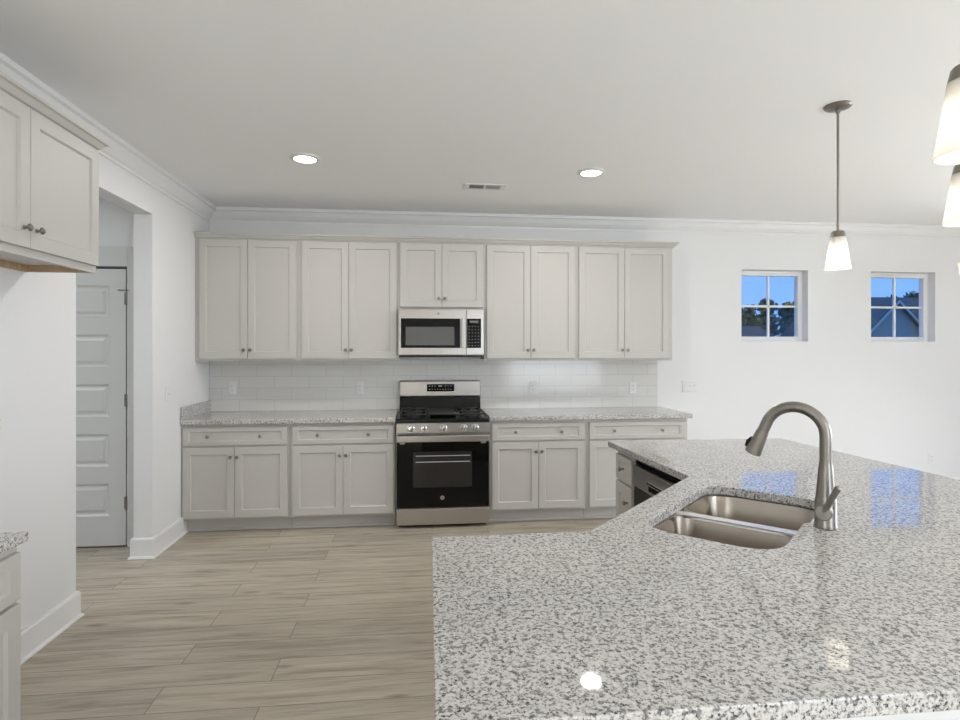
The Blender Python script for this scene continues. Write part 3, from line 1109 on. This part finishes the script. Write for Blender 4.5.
def pendant(label, x, y):
    t = thing('pendant_light', label, 'pendant light', (x, y, 1.894), 0, 'pendant lights over the island')
    top_ = CH - 1.894
    MB().lathe([(0.064, top_), (0.066, top_ - 0.006), (0.060, top_ - 0.013), (0.045, top_ - 0.018), (0.012, top_ - 0.024), (0.010, top_ - 0.040), (0.002, top_ - 0.041)], 36).build('canopy', M['pewter'], t)
    MB().lathe([(0.0062, 0.19), (0.0062, top_ - 0.03)], 14).build('stem', M['pewter'], t)
    MB().lathe([(0.037, 0.160), (0.036, 0.168), (0.031, 0.192), (0.026, 0.198), (0.009, 0.199), (0.007, 0.205)], 32).build('cap', M['pewter'], t)
    MB().lathe([(0.0195, 0.104), (0.0215, 0.106), (0.0215, 0.160)], 20).build('socket', M['plastic'], t)
    shade_mb().build('shade', M['shade'], t)
    MB().lathe([(0.002, 0.030), (0.018, 0.034), (0.0285, 0.050), (0.030, 0.063), (0.024, 0.083), (0.014, 0.104)], 24).build('bulb', M['bulb'], t)
    return t


pendant('pendant light seen whole on its long stem, left of both windows', 4.057, -2.624)
pendant('middle pendant light at the right edge, below the largest one', 3.688, -3.674)
pendant('largest pendant light, nearest and highest at the right edge', 3.064, -4.270)

# chandelier with upward shades beyond the island
ch = thing('chandelier', 'nickel chandelier with upturned white shades beyond the island at the right edge', 'chandelier', (6.50, -1.52, 1.95))
MB().lathe([(0.065, 0.80), (0.066, 0.79), (0.05, 0.775), (0.002, 0.77)], 28).build('canopy', M['pewter'], ch)
MB().lathe([(0.007, 0.02), (0.007, 0.78)], 12).build('stem', M['pewter'], ch)
MB().lathe([(0.002, -0.06), (0.02, -0.05), (0.035, -0.01), (0.03, 0.03), (0.012, 0.06), (0.008, 0.10)], 24).build('hub', M['pewter'], ch)
a0 = math.atan2(-1.366 + 1.52, 6.145 - 6.50)
for k in range(5):
    a = a0 + k * 2 * PI / 5
    ca, sa = math.cos(a), math.sin(a)
    L = 0.387
    arm = MB().tube([(0.02 * ca, 0.02 * sa, 0.0), (0.15 * ca, 0.15 * sa, -0.05), (0.30 * ca, 0.30 * sa, -0.04), (0.37 * ca, 0.37 * sa, 0.0), (L * ca, L * sa, 0.03)], 0.007, 10).build('arm', M['pewter'], ch)
    MB().lathe([(0.03, 0.022), (0.036, 0.036), (0.034, 0.05)], 24, Matrix.Translation((L * ca, L * sa, 0))).build('shade_cup', M['pewter'], arm)
    R = Matrix.Translation((L * ca, L * sa, 0.208)) @ Matrix.Rotation(PI, 4, 'X')
    q = MB()
    q.smooth = True
    q.add(shade_mb().bm, R)
    q.build('shade', M['shade'], arm)
    MB().lathe([(0.012, 0.05), (0.022, 0.09), (0.026, 0.12), (0.016, 0.145), (0.002, 0.15)], 16, Matrix.Translation((L * ca, L * sa, 0))).build('bulb', M['bulb'], arm)

# ------------------------------------------------------------------ ceiling fittings
for x, y, lab in ((1.124, -1.487, 'round recessed ceiling light left of the air vent'), (3.109, -1.400, 'round recessed ceiling light right of the air vent')):
    t = thing('downlight', lab, 'ceiling light', (x, y, CH), 0, 'recessed ceiling lights')
    MB().lathe([(0.098, 0.0), (0.097, -0.006), (0.088, -0.011), (0.072, -0.012), (0.070, -0.004)], 40, None, (False, False)).build('trim_ring', M['plastic'], t)
    MB().lathe([(0.0715, -0.0035), (0.0715, -0.0085), (0.06, -0.010), (0.002, -0.0105)], 36).build('lens', M['led'], t)
    dl = bpy.data.lights.new('downlight_lamp', 'AREA')
    dl.shape = 'DISK'
    dl.size = 0.13
    dl.energy = 12
    dl.color = (1.0, 0.97, 0.93)
    do = bpy.data.objects.new('downlight_lamp', dl)
    COL.objects.link(do)
    do.parent = t
    do.location = (0, 0, -0.014)

vt = thing('air_vent', 'white rectangular air vent with dark louvres in the ceiling', 'vent', (2.392, -0.960, CH))
mb = MB()
mb.box(-0.165, 0.165, -0.075, -0.055, -0.008, 0, 0.002)
mb.box(-0.165, 0.165, 0.055, 0.075, -0.008, 0, 0.002)
for a, c in ((-0.165, -0.122), (-0.008, 0.008), (0.122, 0.165)):
    mb.box(a, c, -0.055, 0.055, -0.008, 0, 0.002)
mb.build('frame', M['plastic'], vt)
MB().box(-0.125, 0.125, -0.056, 0.056, -0.0015, 0).build('duct_shade', M['vent_dark'], vt)  # flat grey sheet painted for the shade behind the louvres
for a, c, sgn in ((-0.122, -0.008, 1), (0.008, 0.122, -1)):
    q = MB()
    n = 8
    for k in range(n):
        x = a + (k + 0.5) * (c - a) / n
        q.quad([(x - 0.003 * sgn, -0.055, -0.0075), (x + 0.003 * sgn, -0.055, -0.002), (x + 0.003 * sgn, 0.055, -0.002), (x - 0.003 * sgn, 0.055, -0.0075)])
    q.build('louvre_bank', M['plastic'], vt, None, None)

# ------------------------------------------------------------------ outlets and switches
def plate(name, label, cat, loc, rz, gangs, kind, group=None):
    """cover plate facing local -y"""
    t = thing(name, label, cat, loc, rz, group)
    w = 0.070 + 0.046 * (gangs - 1)
    MB().box(-w / 2, w / 2, -0.006, 0, -0.0575, 0.0575, 0.0025).build('cover_plate', M['plastic'], t)
    for k in range(gangs):
        x = (k - (gangs - 1) / 2) * 0.046
        if kind == 'outlet':
            q = MB().box(x - 0.0165, x + 0.0165, -0.0085, -0.006, -0.0335, 0.0335, 0.001).build('receptacle', M['plastic'], t)
            s = MB()
            for zz in (-0.018, 0.018):
                for dx in (-0.006, 0.006):
                    s.box(x + dx - 0.0012, x + dx + 0.0012, -0.0089, -0.0084, zz - 0.002, zz + 0.006)
                s.box(x - 0.002, x + 0.002, -0.0089, -0.0084, zz - 0.010, zz - 0.006)
            s.build('slots', M['slot'], q)
        else:
            q = MB()
            q.box(x - 0.005, x + 0.005, -0.0075, -0.006, -0.012, 0.012)
            q.box(x - 0.004, x + 0.004, -0.017, -0.006, 0.000, 0.010, 0.001)
            q.build('toggle', M['plastic'], t)
    return t


GO = 'white outlets on the tile backsplash'
plate('outlet', 'white outlet on the backsplash nearest the left wall', 'outlet', (0.205, -0.008, 1.126), 0, 1, 'outlet', GO)
plate('outlet', 'white outlet on the backsplash left of the range', 'outlet', (1.342, -0.008, 1.120), 0, 1, 'outlet', GO)
plate('outlet', 'white outlet on the backsplash right of the range', 'outlet', (2.970, -0.008, 1.110), 0, 1, 'outlet', GO)
plate('outlet', 'white outlet on the backsplash near its right end', 'outlet', (3.962, -0.008, 1.105), 0, 1, 'outlet', GO)
plate('light_switch', 'white triple toggle switch on the wall right of the backsplash', 'light switch', (4.551, 0, 1.115), 0, 3, 'switch')
plate('light_switch', 'white single switch on the left wall beside the hall opening', 'light switch', (0, -0.863, 1.139), PI / 2, 1, 'switch')
plate('outlet', 'white outlet low on the wall below the far window', 'outlet', (7.174, 0, 0.345), 0, 1, 'outlet')
plate('outlet', 'white outlet on the left wall in the empty fridge space', 'outlet', (0, -2.63, 1.135), PI / 2, 1, 'outlet')

# ------------------------------------------------------------------ outdoors
struct('ground', MB().box(-80, 160, -90, 220, -0.6, -0.4), M['lawn'], None)

hs_ = thing('neighbour_house', 'neighbour house with pale front gable and grey roof, seen through the right window', 'house', (34.0, 30, -0.4))
q = MB()
q.loops([[(-3.6, 0, 0), (3.6, 0, 0), (3.6, 0, 1.55), (0, 0, 5.10), (-3.6, 0, 1.55)], [(-3.6, 4, 0), (3.6, 4, 0), (3.6, 4, 1.55), (0, 4, 5.10), (-3.6, 4, 1.55)]])
q.box(1.0, 22, 3.0, 15, 0, 2.6)
q.build('walls', M['siding'], hs_, None, None)
q = MB()
for sx in (-1, 1):
    q.loops([[(sx * 4.0, -0.35, 1.25), (0, -0.35, 5.20), (0, -0.35, 5.38), (sx * 4.15, -0.35, 1.32)], [(sx * 4.0, 5, 1.25), (0, 5, 5.20), (0, 5, 5.38), (sx * 4.15, 5, 1.32)]])
q.loops([[(1.2, 2.6, 2.4), (1.2, 9, 6.35), (1.2, 15.4, 2.4)], [(23, 2.6, 2.4), (23, 9, 6.35), (23, 15.4, 2.4)]])
q.build('roof', M['shingle'], hs_, None, None)
q = MB()
for sx in (-1, 1):
    q.loops([[(sx * 4.0, -0.42, 1.10), (0, -0.42, 5.05), (0, -0.42, 5.24), (sx * 4.0, -0.42, 1.29)], [(sx * 4.0, -0.35, 1.10), (0, -0.35, 5.05), (0, -0.35, 5.24), (sx * 4.0, -0.35, 1.29)]])
q.build('rake_board', M['house_trim'], hs_, None, None)

hb_ = thing('neighbour_bungalow', 'low dark-roofed neighbour house under the trees, seen through the left window', 'house', (27.6, 41, -0.4))
q = MB()
q.box(-6, 6.0, 0, 9, 0, 2.4)
q.build('walls', M['siding'], hb_, None, None)
q = MB()
q.loops([[(-6.5, -0.5, 2.1), (-6.5, 4.5, 4.15), (-6.5, 9.5, 2.1)], [(6.4, -0.5, 2.1), (6.4, 4.5, 4.15), (6.4, 9.5, 2.1)]])
q.build('roof', M['shingle'], hb_, None, None)
q = MB()
q.loops([[(0.3, -3.0, 1.75), (3.6, -3.0, 3.05), (3.6, -3.0, 3.22), (0.3, -3.0, 1.92)], [(0.3, -2.9, 1.75), (3.6, -2.9, 3.05), (3.6, -2.9, 3.22), (0.3, -2.9, 1.92)]])
q.build('rake_board', M['house_trim'], hb_, None, None)


def tree(x, y, h, r, lab, grp, seed):
    rnd = random.Random(seed)
    t = thing('pine_tree', lab, 'tree', (x, y, -0.4), 0, grp)
    MB().tube([(0, 0, 0), (0.05, 0.02, h * 0.5), (-0.03, 0.05, h * 0.94)], [0.17, 0.13, 0.04], 8).build('trunk', M['bark'], t)
    q = MB()
    for k in range(34):
        zz = h * rnd.uniform(0.30, 1.0)
        rr = r * (1.12 - 0.75 * (zz / h - 0.3) / 0.7) * rnd.uniform(0.15, 1.0)
        a = rnd.uniform(0, 2 * PI)
        c = Vector((rr * math.cos(a), rr * math.sin(a), zz))
        s = r * rnd.uniform(0.26, 0.48)
        for j in range(70):
            d = Vector((rnd.gauss(0, 1), rnd.gauss(0, 1), rnd.gauss(0, 0.6))).normalized() * s * rnd.uniform(0.4, 1.0)
            p = c + d
            u = Vector((rnd.gauss(0, 1), rnd.gauss(0, 1), rnd.gauss(0, 1))).normalized()
            v = u.cross(Vector((rnd.gauss(0, 1), rnd.gauss(0, 1), rnd.gauss(0, 1)))).normalized()
            L, W = s * 0.42, s * 0.19
            q.quad([p - u * L, p + v * W, p + u * L, p - v * W])
    q.build('foliage', M['needles'], t, None, None)


for i, (x, y, h, r) in enumerate(((36.0, 53, 6.2, 1.7), (39.6, 56, 6.4, 1.7), (44.0, 60, 7.6, 1.8), (43.2, 54, 5.2, 1.5), (48.6, 62, 7.6, 1.8), (39.5, 62, 6.6, 1.7), (46.4, 57, 6.6, 1.5), (35.2, 58, 6.4, 1.5))):
    tree(x, y, h, r, 'dark pine tree behind the low dark roof seen through the left window', 'pines behind the left window', 20 + i)
for i, (x, y, h, r) in enumerate(((52.4, 60, 6.0, 1.9), (56.6, 60, 6.8, 1.9), (60.8, 60, 8.0, 1.9), (65.2, 61, 8.6, 2.0), (57.5, 66, 7.2, 1.9))):
    tree(x, y, h, r, 'dark pine tree behind the gabled house seen through the right window', 'pines behind the right window', 40 + i)
